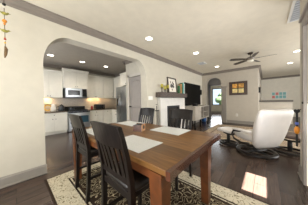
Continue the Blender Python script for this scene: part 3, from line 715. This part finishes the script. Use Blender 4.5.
# four-tile painting on the end wall
t = thing('wall_art', 'pink and teal strip of four small paintings above the half wall', 'painting', (13.2, -.72, 1.55))
b = MB(); b.box((-.03, -.40, -.26), (-.002, .40, .26)); b.obj('canvas', whitem, t)
for i in range(4):
    for j in range(2):
        b = MB(); y = .29-.193*i; z = -.115+.24*j
        b.box((-.04, y-.08, z-.1), (-.031, y+.08, z+.1), .002)
        b.obj('painted_tile', [pinkm, tealm][(i > 1) ^ (j == 0 and i == 1) ^ (i == 0 and j == 1)], t)

# ------------------------------------------------------------------ recliner and footstools
def cushion(rings_spec, e=4, n=24):
    """rings_spec: (center(x,z), dir angle normal, width y, thickness)"""
    rings = []
    for (cx, cz), ang, w_, th in rings_spec:
        nx, nz = math.cos(ang), math.sin(ang)
        rings.append([(cx+nx*q, p, cz+nz*q) for p, q in superring(0, 0, w_, th, n, e)])
    return rings
t = thing('recliner', 'cream leather swivel recliner on a dark round base, back to the camera', 'armchair', (3.86, .19, 0), R(50))
b = MB(); b.torus((0, 0, .045), .34, .045, 40, 8, 1.08, 1, .7); b.obj('base_ring', espresso, t, smooth=True)
b = MB(); b.lathe([(.06, .03), (.06, .1), (.04, .14), (.04, .3), (.09, .33)]); b.tube([(-.33, 0, .05), (.33, 0, .05)], .03, ry=.02); b.obj('pedestal', blackm, t)
b = MB(); b.tube([(0, -.33, .05), (0, .33, .05)], .03, ry=.02); b.obj('cross_bar', espresso, t)
b = MB(); b.ring_loft(cushion([((-.30, .40), 0, .50, .02), ((-.29, .40), R(90), .56, .16), ((-.1, .39), R(90), .62, .18), ((.1, .40), R(90), .62, .19), ((.25, .41), R(90), .60, .18), ((.34, .40), R(90), .54, .11)][1:])); b.obj('seat_cushion', cream, t, smooth=True)
b = MB()
spine = [(-.22, .22, .50, .10), (-.24, .28, .62, .16), (-.28, .42, .70, .20), (-.32, .58, .76, .20), (-.37, .76, .80, .18), (-.42, .92, .82, .15), (-.46, 1.03, .80, .12), (-.47, 1.07, .70, .06)]
b.ring_loft(cushion([((x, z), R(22), w_, th) for x, z, w_, th in spine])); b.obj('backrest', cream, t, smooth=True)
for s in (-1, 1):
    b = MB(); b.tube([(-.18, s*.36, .30), (.02, s*.37, .26), (.24, s*.37, .30), (.31, s*.37, .40), (.26, s*.37, .50), (.05, s*.37, .54)], .02, ry=.028); b.obj('arm_frame', espresso, t, smooth=True)
    b = MB(); b.ring_loft([[(x, s*.37+p, z+q) for p, q in superring(0, 0, w_, h_, 16, 3)] for x, z, w_, h_ in ((-.22, .57, .07, .03), (-.18, .57, .11, .05), (.1, .56, .12, .055), (.26, .55, .11, .05), (.30, .545, .06, .02))]); b.obj('arm_pad', cream, t, smooth=True)
def footstool(loc, rz, label, top, mt, ring=.27):
    t = thing('footstool', label, 'footstool', loc, rz, 'footstools')
    b = MB(); b.torus((0, 0, .04), ring, .028, 36, 8, 1, 1, .9); b.tube([(-ring, 0, .045), (ring, 0, .045)], .025, ry=.018); b.obj('base_ring', espresso, t, smooth=True)
    b = MB(); b.tube([(0, 0, .05), (0, 0, .3)], .045, 12); b.tube([(-.2, 0, .36), (-.15, 0, .3), (0, 0, .28), (.15, 0, .3), (.2, 0, .36)], .022); b.obj('pedestal', blackm, t, smooth=True)
    b = MB(); b.ring_loft(cushion([((-.21, .41), R(90), .40, .04), ((-.19, .41), R(90), .46, .09), ((0, .42), R(90), .50, .11), ((.19, .41), R(90), .46, .09), ((.21, .41), R(90), .40, .04)])); b.obj('cushion', mt, t, smooth=True)
    return t
footstool((4.16, .82, 0), R(62), 'cream footstool on a dark ring base in front of the recliner', 0, cream, .22)
footstool((4.35, -.42, 0), R(70), 'brown footstool on a ring base at the right, behind the recliner', 0, mat('brown_leather', srgb(86, 68, 60), .4, bump=.1), .27)

# ------------------------------------------------------------------ hanging ornaments
t = thing('hanging_ornament', 'string of painted birds and beads hanging on the wall at the far left', 'ornament', (-.065, 2.80, 1.85))
b = MB(); b.tube([(0, 0, .1), (0, 0, 1.08)], .0035, 6); b.obj('string', bark, t)
b = MB(); b.tube([(0, 0, 1.07), (0, .1, 1.08), (0, .21, 1.05)], .004, 6); b.obj('hook', bronze, t)
olive = mat('olive_bird', srgb(150, 142, 60), .5, noise=.4, nscale=40)
def bird(z, s, m):
    b = MB(); b.sphere((0, 0, z), .03*s, (1.5, .8, .9)); b.sphere((.045*s, 0, z+.018*s), .016*s)
    b.ring_loft([[(-.03*s, -.006, z+.012*s), (-.03*s, .006, z+.012*s), (-.03*s, .006, z-.005*s), (-.03*s, -.006, z-.005*s)], [(-.09*s, -.012, z+.035*s), (-.09*s, .012, z+.035*s), (-.09*s, .012, z+.028*s), (-.09*s, -.012, z+.028*s)]])
    b.ring_loft([[(.055*s, -.004, z+.02*s), (.055*s, .004, z+.02*s), (.055*s, .004, z+.012*s), (.055*s, -.004, z+.012*s)], [(.08*s, -.001, z+.016*s), (.08*s, .001, z+.016*s), (.08*s, .001, z+.014*s), (.08*s, -.001, z+.014*s)]])
    b.obj('bird', m, t, smooth=True)
bird(.73, .8, olive); bird(.48, .8, olive)
for z, r_, m in ((.86, .02, black), (.82, .016, paper), (.62, .026, orange), (.58, .014, orange), (.36, .014, redm), (.34, .010, paper), (.31, .012, yellow), (.38, .01, tan)):
    b = MB(); b.sphere((0, 0, z), r_, sub=2); b.obj('bead', m, t, smooth=True)
b = MB(); b.tube([(0, 0, .26), (.008, 0, .22), (.0, 0, .14), (-.008, 0, .09)], [.008, .018, .016, .005]); b.obj('carved_drop', mat('carved_wood', srgb(110, 84, 52), .6, noise=.4, nscale=40), t, smooth=True)

t = thing('door_hanging', 'dark beaded strand with blue and orange beads hanging on the wall end at the right', 'ornament', (3.17, -.387, .48))
b = MB(); b.tube([(0, 0, 0), (0, 0, .56)], .014, 8); b.obj('strap', blackm, t)
b = MB(); b.tube([(0, .0, .6), (0, -.05, .63)], .006); b.obj('hook', bronze, t)
b = MB()
for a in range(6): b.sphere((.02*math.cos(a), .018*math.sin(a), .58+.012*(a % 3)), .024, sub=1, jit=.1)
b.obj('tassel', blackm, t)
b = MB(); b.lathe([(.005, .42), (.022, .40), (.026, .38), (.01, .355)], n=12); b.obj('blue_bead', mat('blue_bead', srgb(90, 110, 190), .4), t, smooth=True)
b = MB(); b.lathe([(.008, .345), (.03, .31), (.036, .27), (.028, .225), (.01, .205)], n=14); b.obj('orange_bead', orange, t, smooth=True)
